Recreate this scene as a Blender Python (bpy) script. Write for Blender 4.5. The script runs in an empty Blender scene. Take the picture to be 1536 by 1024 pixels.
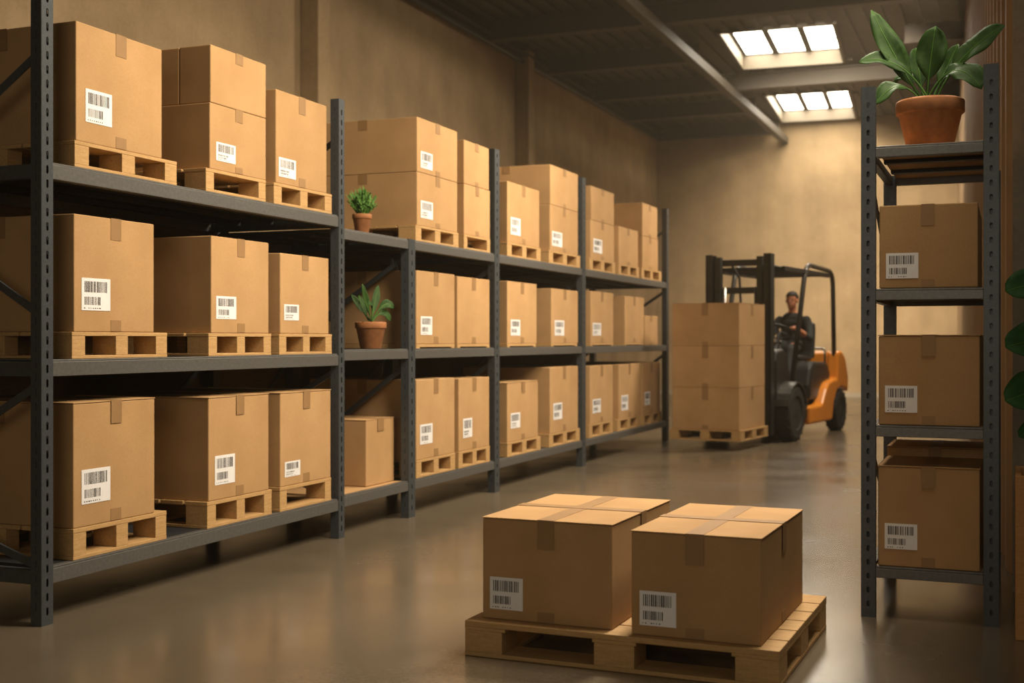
import bpy, bmesh, math, random
from mathutils import Vector, Matrix, Quaternion
from mathutils.geometry import tessellate_polygon
random.seed(7)
SC = bpy.context.scene
COL = SC.collection

# ------------------------------------------------------------------ camera
F = 1850.0                      # focal length in pixels of a 1536 wide frame
HOR = 510.0
TH = math.atan(747.0 / F)
c_, s_ = math.cos(TH), math.sin(TH)
CAMH = 1.25

def at_x(px, py, x0):
    """point where the sight line meets the upright plane x = x0"""
    u = (px - 768) / F
    t = x0 / (u * c_ - s_)
    return Vector((x0, t * (u * s_ + c_), CAMH + t * (HOR - py) / F))

def at_y(px, py, y0):
    u = (px - 768) / F
    t = y0 / (u * s_ + c_)
    return Vector((t * (u * c_ - s_), y0, CAMH + t * (HOR - py) / F))

def at_z(px, py, z0):
    u = (px - 768) / F
    t = (z0 - CAMH) / ((HOR - py) / F)
    return Vector((t * (u * c_ - s_), t * (u * s_ + c_), z0))

def cam2room(X, Z):
    return (X * c_ - Z * s_, X * s_ + Z * c_)

# ------------------------------------------------------------------ materials
def new_mat(name):
    m = bpy.data.materials.new(name)
    m.use_nodes = True
    nt = m.node_tree
    b = nt.nodes['Principled BSDF']
    return m, nt, b

def ramp(nt, fac, stops):
    r = nt.nodes.new('ShaderNodeValToRGB')
    els = r.color_ramp.elements
    while len(els) < len(stops):
        els.new(0.5)
    for e, (p, c) in zip(els, stops):
        e.position = p
        e.color = (*c, 1)
    nt.links.new(fac, r.inputs[0])
    return r.outputs[0]

def noise(nt, coord, scale, detail=4, rough=.55, stretch=None):
    n = nt.nodes.new('ShaderNodeTexNoise')
    n.inputs['Scale'].default_value = scale
    n.inputs['Detail'].default_value = detail
    n.inputs['Roughness'].default_value = rough
    if stretch:
        mp = nt.nodes.new('ShaderNodeMapping')
        mp.inputs['Scale'].default_value = stretch
        nt.links.new(coord, mp.inputs['Vector'])
        coord = mp.outputs[0]
    nt.links.new(coord, n.inputs['Vector'])
    return n.outputs['Fac']

def mixc(nt, a, b, fac, blend='MIX'):
    m = nt.nodes.new('ShaderNodeMix')
    m.data_type = 'RGBA'
    m.blend_type = blend
    for sock, v in ((m.inputs[6], a), (m.inputs[7], b), (m.inputs[0], fac)):
        if hasattr(v, 'is_linked') or hasattr(v, 'node'):
            nt.links.new(v, sock)
        elif isinstance(v, tuple):
            sock.default_value = (*v, 1)
        else:
            sock.default_value = v
    return m.outputs[2]

def bump(nt, b, h, strength, dist=.01):
    bp = nt.nodes.new('ShaderNodeBump')
    bp.inputs['Strength'].default_value = strength
    bp.inputs['Distance'].default_value = dist
    nt.links.new(h, bp.inputs['Height'])
    nt.links.new(bp.outputs[0], b.inputs['Normal'])

def coords(nt, which='Object'):
    return nt.nodes.new('ShaderNodeTexCoord').outputs[which]

def simple(name, col, rough=.5, metal=0., var=.12, scale=20., bmp=0., stretch=None):
    m, nt, b = new_mat(name)
    co = coords(nt)
    f = noise(nt, co, scale, stretch=stretch)
    lo = tuple(x * (1 - var) for x in col)
    hi = tuple(min(1, x * (1 + var)) for x in col)
    nt.links.new(ramp(nt, f, [(.3, lo), (.7, hi)]), b.inputs['Base Color'])
    b.inputs['Roughness'].default_value = rough
    b.inputs['Metallic'].default_value = metal
    if bmp:
        bump(nt, b, f, bmp, .004)
    return m

def cardboard():
    m, nt, b = new_mat('cardboard')
    co = coords(nt)
    broad = noise(nt, co, 3.5, 3)
    fine = noise(nt, co, 260, 3, .7)
    base = ramp(nt, broad, [(.25, (.43, .255, .110)), (.75, (.53, .325, .147))])
    spk = ramp(nt, fine, [(.3, (.80, .80, .80)), (.7, (1, 1, 1))])
    col = mixc(nt, base, spk, 1.0, 'MULTIPLY')
    inf = nt.nodes.new('ShaderNodeObjectInfo')
    tint = ramp(nt, inf.outputs['Random'], [(0, (.90, .89, .87)), (1, (1.0, 1.0, 1.0))])
    col = mixc(nt, col, tint, 1.0, 'MULTIPLY')
    nt.links.new(col, b.inputs['Base Color'])
    b.inputs['Roughness'].default_value = .82
    b.inputs['Specular IOR Level'].default_value = .25
    bump(nt, b, fine, .12, .002)
    return m

def wood(name, lo, hi):
    m, nt, b = new_mat(name)
    co = coords(nt)
    g = noise(nt, co, 9, 6, .65, (1.2, 9, 14))
    fine = noise(nt, co, 90, 3, .6)
    col = mixc(nt, ramp(nt, g, [(.3, lo), (.7, hi)]), ramp(nt, fine, [(.3, (.85, .85, .85)), (.7, (1, 1, 1))]), 1.0, 'MULTIPLY')
    nt.links.new(col, b.inputs['Base Color'])
    b.inputs['Roughness'].default_value = .75
    bump(nt, b, g, .2, .004)
    return m

def concrete(name, lo, hi, rough=(.25, .45), bmp=.05, scale=.7):
    m, nt, b = new_mat(name)
    co = coords(nt)
    big = noise(nt, co, scale, 6, .6)
    fine = noise(nt, co, 38, 5, .7)
    col = mixc(nt, ramp(nt, big, [(.28, lo), (.72, hi)]), ramp(nt, fine, [(.25, (.82, .82, .82)), (.75, (1.05, 1.05, 1.05))]), 1.0, 'MULTIPLY')
    nt.links.new(col, b.inputs['Base Color'])
    r = ramp(nt, noise(nt, co, 1.3, 2, .5), [(.25, (rough[0],) * 3), (.7, (rough[1],) * 3)])
    nt.links.new(r, b.inputs['Roughness'])
    bump(nt, b, fine, bmp, .01)
    return m

def plaster(name, lo, hi):
    m, nt, b = new_mat(name)
    co = coords(nt)
    big = noise(nt, co, 1.1, 7, .62)
    streak = noise(nt, co, 1.6, 4, .6, (1.5, 1.5, .18))
    fine = noise(nt, co, 30, 5, .7)
    col = ramp(nt, big, [(.25, lo), (.75, hi)])
    col = mixc(nt, col, ramp(nt, streak, [(.3, (.86, .86, .86)), (.7, (1.04, 1.04, 1.04))]), 1.0, 'MULTIPLY')
    col = mixc(nt, col, ramp(nt, fine, [(.3, (.80, .80, .80)), (.7, (1, 1, 1))]), 1.0, 'MULTIPLY')
    nt.links.new(col, b.inputs['Base Color'])
    b.inputs['Roughness'].default_value = .9
    bump(nt, b, fine, .25, .01)
    return m

def leafmat(name, lo, hi):
    m, nt, b = new_mat(name)
    co = coords(nt)
    f = noise(nt, co, 22, 5, .6)
    nt.links.new(ramp(nt, f, [(.3, lo), (.7, hi)]), b.inputs['Base Color'])
    b.inputs['Roughness'].default_value = .6
    b.inputs['Specular IOR Level'].default_value = .18
    b.inputs['Subsurface Weight'].default_value = .0
    bump(nt, b, f, .3, .004)
    return m

def glow(name, col, strength):
    m, nt, b = new_mat(name)
    b.inputs['Base Color'].default_value = (.8, .8, .8, 1)
    b.inputs['Emission Color'].default_value = (*col, 1)
    b.inputs['Emission Strength'].default_value = strength
    return m

M = dict(
    card=cardboard(),
    tape=simple('packing tape', (.27, .152, .058), .62, 0, .08, 8),
    paper=simple('label paper', (.74, .73, .72), .6, 0, .03, 30),
    ink=simple('label ink', (.035, .028, .022), .6),
    wood=wood('pallet wood', (.39, .228, .082), (.54, .33, .13)),
    board=wood('shelf board', (.42, .245, .10), (.56, .335, .145)),
    panel=wood('dark shade board', (.075, .048, .021), (.12, .078, .036)),  # near-black tone that stands in for shade behind the shelves
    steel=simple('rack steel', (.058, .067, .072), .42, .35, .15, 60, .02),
    steel_lit=simple('lit rack steel', (.115, .113, .105), .42, .35, .15, 60, .02),  # rack steel again, lightened for the light falling on the beams
    steel_dark=simple('dark steel', (.022, .025, .028), .5, .3, .15, 60),
    floor=concrete('floor concrete', (.105, .083, .055), (.155, .122, .082), (.17, .28), .008),
    wall=plaster('wall plaster', (.27, .188, .098), (.45, .318, .172)),
    pier=plaster('pier concrete', (.30, .25, .18), (.42, .35, .255)),
    clad=simple('cladding', (.26, .17, .09), .6, 0, .1, 3),
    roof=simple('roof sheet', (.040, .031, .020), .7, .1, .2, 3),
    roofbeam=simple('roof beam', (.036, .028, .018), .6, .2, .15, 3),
    reveal=simple('skylight reveal', (.14, .115, .080), .6, 0, .05, 3),
    pane=glow('frosted pane', (1, .88, .70), 20.0),
    terra=simple('terracotta', (.34, .135, .045), .8, 0, .18, 25, .1),
    soil=simple('soil', (.03, .02, .012), .95, 0, .4, 60, .5),
    leaf=leafmat('leaf', (.012, .038, .006), (.034, .080, .013)),
    leaf2=leafmat('round leaf', (.012, .055, .012), (.026, .095, .02)),
    herb=leafmat('herb', (.05, .14, .02), (.10, .22, .04)),
    black=simple('forklift black', (.016, .016, .016), .42, 0, .2, 8),
    mast=simple('forklift mast steel', (.022, .022, .02), .5, .4, .2, 12),
    guard=simple('forklift guard tube', (.055, .052, .046), .32, .4, .2, 12),
    orange=simple('forklift orange', (.80, .27, .022), .38, 0, .06, 5),
    rubber=simple('tyre rubber', (.018, .017, .016), .8, 0, .25, 18, .2),
    hub=simple('wheel hub', (.045, .043, .04), .5, .5, .2, 18),
    seat=simple('seat vinyl', (.02, .02, .02), .5, 0, .2, 18),
    skin=simple('skin', (.50, .20, .10), .6, 0, .08, 12),
    cloth=simple('dark overall', (.022, .026, .026), .85, 0, .25, 30, .1),
    hair=simple('dark hair', (.012, .009, .007), .7, 0, .3, 60),
    chrome=simple('grab rail', (.35, .33, .30), .3, .8, .1, 12),
    crate=wood('planter board', (.42, .20, .06), (.55, .28, .09)),
)

# ------------------------------------------------------------------ mesh helpers
class MB:
    def __init__(self):
        self.v, self.f = [], []
    def add(self, verts, faces):
        n = len(self.v)
        self.v += [Vector(p) for p in verts]
        self.f += [tuple(i + n for i in f) for f in faces]
    def box(self, x0, x1, y0, y1, z0, z1, mat=None):
        vs = [Vector(p) for p in ((x0, y0, z0), (x1, y0, z0), (x1, y1, z0), (x0, y1, z0), (x0, y0, z1), (x1, y0, z1), (x1, y1, z1), (x0, y1, z1))]
        if mat is not None:
            vs = [mat @ p for p in vs]
        self.add(vs, [(3, 2, 1, 0), (4, 5, 6, 7), (0, 1, 5, 4), (1, 2, 6, 5), (2, 3, 7, 6), (3, 0, 4, 7)])
    def bar(self, a, b, w, t, up=(0, 0, 1)):
        a, b = Vector(a), Vector(b)
        d = b - a
        L = d.length
        d.normalize()
        side = d.cross(Vector(up))
        if side.length < 1e-4:
            side = d.cross(Vector((1, 0, 0)))
        side.normalize()
        n = side.cross(d)
        m = Matrix((side, d, n)).transposed().to_4x4()
        m.translation = a
        self.box(-w / 2, w / 2, 0, L, -t / 2, t / 2, m)
    def tube(self, pts, r, n=10, caps=True):
        pts = [Vector(p) for p in pts]
        rs = r if isinstance(r, (list, tuple)) else [r] * len(pts)
        base = len(self.v)
        ref = None
        for i, p in enumerate(pts):
            d = (pts[min(i + 1, len(pts) - 1)] - pts[max(i - 1, 0)]).normalized()
            if ref is None:
                ref = d.orthogonal().normalized()
            ref = (ref - d * ref.dot(d)).normalized()
            bi = d.cross(ref)
            for k in range(n):
                a = 2 * math.pi * k / n
                self.v.append(p + (ref * math.cos(a) + bi * math.sin(a)) * rs[i])
        for i in range(len(pts) - 1):
            for k in range(n):
                a, b = base + i * n + k, base + i * n + (k + 1) % n
                self.f.append((a, b, b + n, a + n))
        if caps:
            self.f.append(tuple(base + k for k in reversed(range(n))))
            self.f.append(tuple(base + (len(pts) - 1) * n + k for k in range(n)))
    def lathe(self, prof, n=32, origin=(0, 0, 0), axis='z'):
        base = len(self.v)
        o = Vector(origin)
        for r, z in prof:
            for k in range(n):
                a = 2 * math.pi * k / n
                if axis == 'z':
                    p = Vector((r * math.cos(a), r * math.sin(a), z))
                else:
                    p = Vector((z, r * math.cos(a), r * math.sin(a)))
                self.v.append(o + p)
        for i in range(len(prof) - 1):
            for k in range(n):
                a, b = base + i * n + k, base + i * n + (k + 1) % n
                self.f.append((a, b, b + n, a + n))
        self.f.append(tuple(base + k for k in range(n)))
        self.f.append(tuple(base + (len(prof) - 1) * n + k for k in range(n)))
    def prism(self, prof, x0, x1):
        """profile of (y, z) points pushed along x"""
        n = len(prof)
        vs = [(x0, y, z) for y, z in prof] + [(x1, y, z) for y, z in prof]
        fs = [tuple(range(n)), tuple(reversed(range(n, 2 * n)))]
        for i in range(n):
            j = (i + 1) % n
            fs.append((i, i + n, j + n, j))
        self.add(vs, fs)
    def build(self, name, mat, parent=None, bevel=0., seg=2, smooth=False, recalc=True, solid=0.):
        me = bpy.data.meshes.new(name)
        me.from_pydata([tuple(v) for v in self.v], [], self.f)
        if recalc:
            bm = bmesh.new()
            bm.from_mesh(me)
            bmesh.ops.recalc_face_normals(bm, faces=bm.faces)
            bm.to_mesh(me)
            bm.free()
        me.update()
        if smooth:
            for p in me.polygons:
                p.use_smooth = True
        o = bpy.data.objects.new(name, me)
        COL.objects.link(o)
        me.materials.append(mat)
        if parent is not None:
            o.parent = parent
        if solid:
            s = o.modifiers.new('Solid', 'SOLIDIFY')
            s.thickness = solid
            s.offset = 0
        if bevel:
            b = o.modifiers.new('Bevel', 'BEVEL')
            b.width = bevel
            b.segments = seg
            b.limit_method = 'ANGLE'
            b.angle_limit = math.radians(40)
        return o

def tag(o, label=None, cat=None, group=None, kind=None):
    for k, v in (('label', label), ('category', cat), ('group', group), ('kind', kind)):
        if v:
            o[k] = v
    return o

def empty(name, loc, rz=0.):
    o = bpy.data.objects.new(name, None)
    COL.objects.link(o)
    o.location = loc
    o.rotation_euler = (0, 0, rz)
    o.empty_display_size = .1
    return o

# ------------------------------------------------------------------ cardboard box
def bars_mesh(w, h, seed, rows):
    """bar code rows and a line of small print inside a w x h paper, centre at the origin, on the plane y = 0"""
    rnd = random.Random(seed)
    mb = MB()
    def q(x0, x1, z0, z1):
        mb.add([(x0, 0, z0), (x1, 0, z0), (x1, 0, z1), (x0, 0, z1)], [(0, 1, 2, 3)])
    for (fx0, fx1, fz0, fz1, n) in rows:
        x0, x1 = -w / 2 + fx0 * w, -w / 2 + fx1 * w
        z0, z1 = -h / 2 + fz0 * h, -h / 2 + fz1 * h
        step = (x1 - x0) / n
        for i in range(n):
            bw = step * rnd.choice((.35, .45, .6, .7))
            q(x0 + i * step, x0 + i * step + bw, z0, z1)
    for i in range(8):
        if rnd.random() < .8:
            x = -w / 2 + (.08 + .075 * i) * w
            q(x, x + w * rnd.uniform(.02, .05), -h / 2 + .055 * h, -h / 2 + .085 * h)
    return mb
ROWS_TWO = [(.10, .90, .56, .90, 15), (.10, .66, .17, .42, 11)]
ROWS_ONE = [(.10, .90, .48, .90, 14), (.10, .62, .27, .36, 9), (.10, .55, .14, .22, 8)]

def make_box(w, d, h, loc, rz, lab=None, label='', group=None, tape_front=True, tape_bottom=True, tape_left=False,
             flaps=False, cross=False, rows=ROWS_TWO, seed=1, tw=None, tl=None, tape_right=False, foot=True):
    """w across the front, d deep, h high; front looks along local -y; lab = (x0, x1, z0, z1) of the paper on the front"""
    mb = MB()
    ht = .006 if flaps else 0
    mb.box(-w / 2, w / 2, -d / 2, d / 2, 0, h - ht)
    o = mb.build('cardboard_box', M['card'], None, bevel=.005, seg=2)
    o.location = loc
    o.rotation_euler = (0, 0, rz)
    tag(o, label, 'box', group)
    tw = tw or min(.075, w * .13)
    tl = tl or h * .19
    if flaps:
        e = .0025
        for sx in (-1, 1):
            f = MB()
            a, b = (-w / 2 - e, -.0015) if sx < 0 else (.0015, w / 2 + e)
            f.box(a, b, -d / 2 - e, d / 2 + e, h - ht + .0012, h)
            f.build('flap', M['card'], o, bevel=.0015)
    t = .0012
    if tape_front:
        k = .0035 if flaps else .0008
        y = -d / 2 - k
        mb = MB()
        mb.box(-tw / 2, tw / 2, y - t, -d / 2 + .0005 if not flaps else y, h - tl, h + t)
        mb.box(-tw / 2, tw / 2, y, d / 2 + k, h + .0003, h + t)
        mb.box(-tw / 2, tw / 2, d / 2 + k - t, d / 2 + k, h - tl, h + t)
        mb.build('packing_tape', M['tape'], o)
    if cross:
        k = .0036
        mb = MB()
        mb.box(-w / 2 - k, w / 2 + k, -tw / 2, tw / 2, h + t + .0002, h + 2 * t)
        mb.box(-w / 2 - k - t, -w / 2 - k, -tw / 2, tw / 2, h - tl, h + 2 * t)
        mb.box(w / 2 + k, w / 2 + k + t, -tw / 2, tw / 2, h - tl, h + 2 * t)
        mb.build('packing_tape', M['tape'], o)
        mb = MB()
        mb.box(w / 2, w / 2 + .0015, -tw / 2, tw / 2, .004, h * .12)
        mb.build('packing_tape', M['tape'], o)
    if tape_left:
        mb = MB()
        mb.box(-w / 2 - .0018, -w / 2, -tw / 2, tw / 2, h - tl, h + .0004)
        mb.build('packing_tape', M['tape'], o)
    if tape_right:
        mb = MB()
        mb.box(w / 2, w / 2 + .0018, -tw / 2, tw / 2, h - tl, h + .0004)
        mb.build('packing_tape', M['tape'], o)
    if tape_bottom:
        mb = MB()
        mb.box(-tw * .5, tw * .5, -d / 2 - .0015, -d / 2, .004, h * .105)
        mb.build('packing_tape', M['tape'], o)
    if lab:
        x0, x1, z0, z1 = lab
        mb = MB()
        mb.box(x0, x1, -.0008, .0008, z0, z1)
        p = mb.build('shipping_label', M['paper'], o)
        # centre the paper's own origin on it
        cx, cz = (x0 + x1) / 2, (z0 + z1) / 2
        p.data.transform(Matrix.Translation((-cx, 0, -cz)))
        p.location = (cx, -d / 2 - .0012, cz)
        b = bars_mesh(x1 - x0, z1 - z0, seed, rows).build('barcode', M['ink'], p, recalc=False)
        b.location = (0, -.0012, 0)
    return o

# ------------------------------------------------------------------ pallet
def make_pallet(w, d, h, loc, rz, label, group=None, middle=True, fine=False):
    root = empty('wooden_pallet', loc, rz)
    tag(root, label, 'pallet', group)
    td = h * (.15 if not fine else .16)
    tb = h * .12
    top = MB()
    nb = 6
    g = .012
    bw = (d + g) / nb - g
    for i in range(nb):
        y = -d / 2 + i * (bw + g)
        top.box(-w / 2, w / 2, y, y + bw, h - td, h)
    # stringers under the deck hold the boards together
    zs = h - td - (h * .10 if fine else h * .001)
    if fine:
        for x in (-w / 2, -w * .07, w / 2 - w * .14):
            top.box(x, x + w * .14, -d / 2, d / 2, zs, h - td)
    top.build('top_deck', M['wood'], root, bevel=.0025)
    bx = w * .13
    bd = d * .15
    xs = [-w / 2, -bx / 2, w / 2 - bx]
    for i, x in enumerate(xs):
        for j, y in enumerate((-d / 2, -bd / 2, d / 2 - bd)):
            if not middle and i == 1 and j == 0:
                continue
            b = MB()
            e = .0012
            b.box(x + e, x + bx - e, y + .0008, y + bd - .0008, tb, zs)
            b.build('block', M['wood'], root, bevel=.002)
    base = MB()
    for y in (-d / 2, -bd / 2, d / 2 - bd):
        base.box(-w / 2, w / 2, y, y + bd, 0, tb)
    for x in (-w / 2, w / 2 - bx):
        base.box(x + .0005, x + bx - .0005, -d / 2 + bd, -bd / 2, .0004, tb - .0004)
        base.box(x + .0005, x + bx - .0005, bd / 2, d / 2 - bd, .0004, tb - .0004)
    base.build('base_boards', M['wood'], root, bevel=.002)
    return root

# ------------------------------------------------------------------ slotted rack
def plate(mb, o, U, W, H, pitch, hw, hh, start=.03, uoff=.5):
    """upright sheet with a column of long holes; o its lower corner, U its horizontal direction"""
    o, U = Vector(o), Vector(U)
    up = Vector((0, 0, 1))
    uc = W * uoff
    P = lambda u, z: o + U * u + up * z
    def quad(u0, u1, z0, z1):
        mb.add([P(u0, z0), P(u1, z0), P(u1, z1), P(u0, z1)], [(0, 1, 2, 3)])
    quad(0, W, 0, start)
    z = start
    ch = hw * .35
    while z + pitch < H:
        a, b = uc - hw / 2, uc + hw / 2
        z0, z1 = z + (pitch - hh) / 2, z + (pitch + hh) / 2
        oc = [(a + ch, z0), (b - ch, z0), (b, z0 + ch), (b, z1 - ch), (b - ch, z1), (a + ch, z1), (a, z1 - ch), (a, z0 + ch)]
        cs = [(0, z), (W, z), (W, z + pitch), (0, z + pitch)]
        vs = [P(*p) for p in cs + oc]
        mb.add(vs, [(0, 1, 5, 4), (1, 6, 5), (1, 2, 7, 6), (2, 8, 7), (2, 3, 9, 8), (3, 10, 9), (3, 0, 11, 10), (0, 4, 11)])
        z += pitch
    if H - z > 1e-4:
        quad(0, W, z, H)

def post(name, x, y, w, dp, h, parent, pitch=.0625, hw=.013, hh=.038, face=-1):
    """C channel; its slotted face looks along local -y when face = -1"""
    mb = MB()
    yf = y if face < 0 else y + dp
    plate(mb, (x, yf, 0), (1, 0, 0), w, h, pitch, hw, hh)
    plate(mb, (x, y, 0), (0, 1, 0), dp, h, pitch, .004, hh * .9, .03 + pitch * .35)
    plate(mb, (x + w, y, 0), (0, 1, 0), dp, h, pitch, .004, hh * .9, .03 + pitch * .35)
    yk = y + dp if face < 0 else y
    mb.add([(x, yk, 0), (x + w, yk, 0), (x + w, yk, h), (x, yk, h)], [(0, 1, 2, 3)])
    o = mb.build(name, M['steel'], parent, solid=.003)
    # foot plate
    return o

def rack(name, loc, rz, frames, levels, depth, pw, pd, bh, label, group, braces=(), deckmat='steel_dark', pitch=.0625,
         hw=.013, hh=.038, left_open=False, crossbars=3, back_h=None, wood_bays=(), bay_levels=None, backbraces=(), shade_panels=()):
    """frames: list of (x of the left edge of the post, height). local -y is the front."""
    root = empty(name, loc, rz)
    tag(root, label, 'rack', group)
    for (x, h) in frames:
        if h is None:
            continue
        post('upright_post', x, 0, pw, pd, h, root, pitch, hw, hh, -1)
        post('upright_post', x, depth - pd, pw, pd, back_h or h, root, pitch, hw, hh, 1)
        # side beams of the frame, one per level
        for zl in levels:
            if zl > h + .01:
                continue
            b = MB()
            b.box(x + .012, x + pw - .012, pd + .001, depth - pd - .001, zl - bh, zl - .012)
            b.build('side_beam', M['steel'], root, bevel=.002)
    for (x, zf, zb) in braces:
        b = MB()
        b.bar((x + pw * .5, pd * .6, zf), (x + pw * .5, depth - pd * .6, zb), .012, .035, (0, 0, 1))
        b.build('brace', M['steel'], root, bevel=.002)
    for i in range(len(frames) - 1):
        x0 = frames[i][0] + (pw if frames[i][1] is not None else 0) + .0015
        x1 = frames[i + 1][0] - .0015
        for zl in levels:
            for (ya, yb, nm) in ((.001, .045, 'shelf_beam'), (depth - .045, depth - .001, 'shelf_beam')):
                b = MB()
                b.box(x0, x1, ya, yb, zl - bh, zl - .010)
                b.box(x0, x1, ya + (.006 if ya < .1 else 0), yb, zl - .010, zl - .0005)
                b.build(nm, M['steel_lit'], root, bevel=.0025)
            dk = MB()
            dk.box(x0 + .002, x1 - .002, .046, depth - .046, zl - .016, zl - .001)
            dm = 'board' if (deckmat == 'board' or (i, zl) in wood_bays) else deckmat
            dk.build('shelf_deck', M[dm], root)
            if crossbars:
                n = crossbars
                for k in range(n):
                    yy = depth * (k + 1) / (n + 1)
                    b = MB()
                    b.box(x0 + .004, x1 - .004, yy - .025, yy + .025, zl - max(.034, bh * .6), zl - .017)
                    b.build('cross_bar', M['steel_dark'], root, bevel=.002)
    for (x0, z0, x1, z1) in shade_panels:  # added dark sheets that make the gaps between shelves look shaded
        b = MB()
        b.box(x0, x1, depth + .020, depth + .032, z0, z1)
        b.build('shade_panel', M['panel'], root)
    for (x0, z0, x1, z1) in backbraces:
        b = MB()
        b.bar((x0, depth + .012, z0), (x1, depth + .012, z1), .035, .010, (0, 1, 0))
        b.build('brace', M['steel'], root)
    return root

D = 3.916
RFX = -D
R1L = dict(top=2.036, mid=1.165, low=.252)
R2L = dict(top=1.96, mid=1.19, low=.262)
y62 = at_x(62, 500, RFX).y
y508 = at_x(508, 500, RFX).y
H90 = math.pi / 2
pw1 = .070
rx = y508 - y62
rack('storage_rack', (RFX, y62, 0), H90, [(0, 3.05), (rx, 2.77)], list(R1L.values()), 1.0, pw1, .058, .075,
     'tall grey slotted steel rack nearest on the left, three shelves of boxes', None,
     braces=[(0, 2.52, 1.90), (0, 1.36, 1.90), (0, 1.06, .55), (0, .25, .55), (rx, 2.52, 1.90), (rx, 1.36, 1.90), (rx, 1.06, .55), (rx, .25, .55)],
     backbraces=[(.05, 2.0, rx, 1.2), (.05, 1.1, rx * .55, .3), (rx, 1.1, rx * .55, .3)],
     shade_panels=[(0, .18, rx + pw1, 2.0)])
pw2 = .10
yb = y508 + pw1 + .002
fr = [(0, None)]
for px, h in ((613, 1.962), (742, 2.82), (873.5, 2.86), (1000, 2.87)):
    fr.append((at_x(px, 500, RFX).y - yb, h))
bb2 = []
for i in range(4):
    xa, xb = fr[i][0] + .05, fr[i + 1][0] + .03
    bb2 += [(xa, 1.88, xb, 1.22), (xa, .30, xb, 1.1)]
br2 = []
for x, h in fr[1:]:
    br2 += [(x, 1.85, 1.25), (x, 1.08, .4)]
    if h > 2:
        br2.append((x, 2.6, 2.0))
rack('storage_rack', (RFX, yb, 0), H90, fr, list(R2L.values()), 1.0, pw2, .06, .07,
     'long grey steel rack running back along the left wall, four bays of boxes', None,
     braces=br2, pitch=.075, hw=.014, hh=.036, wood_bays=[(0, R2L['low'])], backbraces=bb2, shade_panels=[(.01, .2, fr[4][0] - .25, 1.94)])

# ------------------------------------------------------------------ goods on the two left racks
PFX = RFX - .012          # pallet front
BFX = RFX - .016          # box front

def rack_pallet(pl, pr, zl, h, label, group, middle=True, ymax=None, depth=.93):
    a, b = at_x(pl, 500, PFX).y, at_x(pr, 500, PFX).y
    if ymax:
        b = min(b, ymax)
    make_pallet(b - a, depth, h, (PFX - depth / 2, (a + b) / 2, zl + .0005), H90, label, group, middle)
    return zl + h + .001

def slip(pl, pr, zl, label, group, h=.03):
    a, b = at_x(pl, 500, PFX).y, at_x(pr, 500, PFX).y
    mb = MB()
    n = 4
    dd = .9
    for i in range(n):
        mb.box(-(b - a) / 2, (b - a) / 2, -dd / 2 + i * dd / n, -dd / 2 + (i + 1) * dd / n - .006, h * .3, h)
    for x in (-(b - a) / 2, (b - a) / 2 - .06):
        mb.box(x, x + .06, -dd / 2, dd / 2 - .006, 0, h * .3)
    o = mb.build('slat_board', M['wood'], None, bevel=.002)
    o.location = (PFX - dd / 2, (a + b) / 2, zl + .0005)
    o.rotation_euler = (0, 0, H90)
    tag(o, label, 'board', group)
    return zl + h + .001

_seed = [10]
def rack_box(pl, pr, ytop, z0, label, group, lab=None, d=.88, dx=0., rows=None, **kw):
    a, b = at_x(pl, ytop, BFX), at_x(pr, ytop, BFX)
    w = b.y - a.y
    h = a.z - z0
    if h < .05:
        print('BAD', label, h)
    L = None
    if lab:
        p, q = at_x(lab[0], lab[2], BFX), at_x(lab[1], lab[2], BFX)
        zt = p.z
        zb = at_x(lab[0], lab[3], BFX).z
        cy = (a.y + b.y) / 2
        zb = max(zb, z0 + .03)
        L = (p.y - cy, q.y - cy, zb - z0, zt - z0)
    _seed[0] += 1
    make_box(w, d, h, (BFX - dx - d / 2, (a.y + b.y) / 2, z0), H90, L, label, group, seed=_seed[0], rows=rows or ROWS_TWO, **kw)
    return z0 + h + .0015

G1, G2 = 'boxes on the near left rack', 'boxes on the long back rack'
P1, P2 = 'pallets on the near left rack', 'pallets on the long back rack'
ymx = y508 - .006
# near rack, top shelf
z = rack_pallet(112, 265.5, R1L['top'], .120, 'wide pallet at the left end of the near rack\'s top shelf', P1)
rack_box(114, 243, 30.5, z, 'large square box on near rack\'s top shelf, left, with two-row barcode label', G1, (128, 167.5, 132, 182), tape_left=True)
z = rack_pallet(309, 399, R1L['top'], .123, 'pallet with one wide opening under two stacked boxes, near rack\'s top shelf', P1, middle=False)
zz = rack_box(315, 399, 153, z, 'lower box of the stack in the middle of near rack\'s top shelf', G1, (324, 353, 212, 240), rows=ROWS_ONE)
rack_box(316, 399, 66, zz, 'upper unlabelled box of the stack in the middle of near rack\'s top shelf', G1, None, d=.20, tape_bottom=False)
rack_box(316, 399, 66.5, zz, 'plain box set close behind the upper stacked box, near rack\'s top shelf', G1, None, d=.66, dx=.203, tape_bottom=False)
z = rack_pallet(411, 498, R1L['top'], .123, 'small pallet at the right end of the near rack\'s top shelf', P1, ymax=ymx)
rack_box(414, 490, 133, z, 'tall narrow box beside the right post on near rack\'s top shelf', G1, (418, 443.5, 235, 264), rows=ROWS_ONE)
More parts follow.
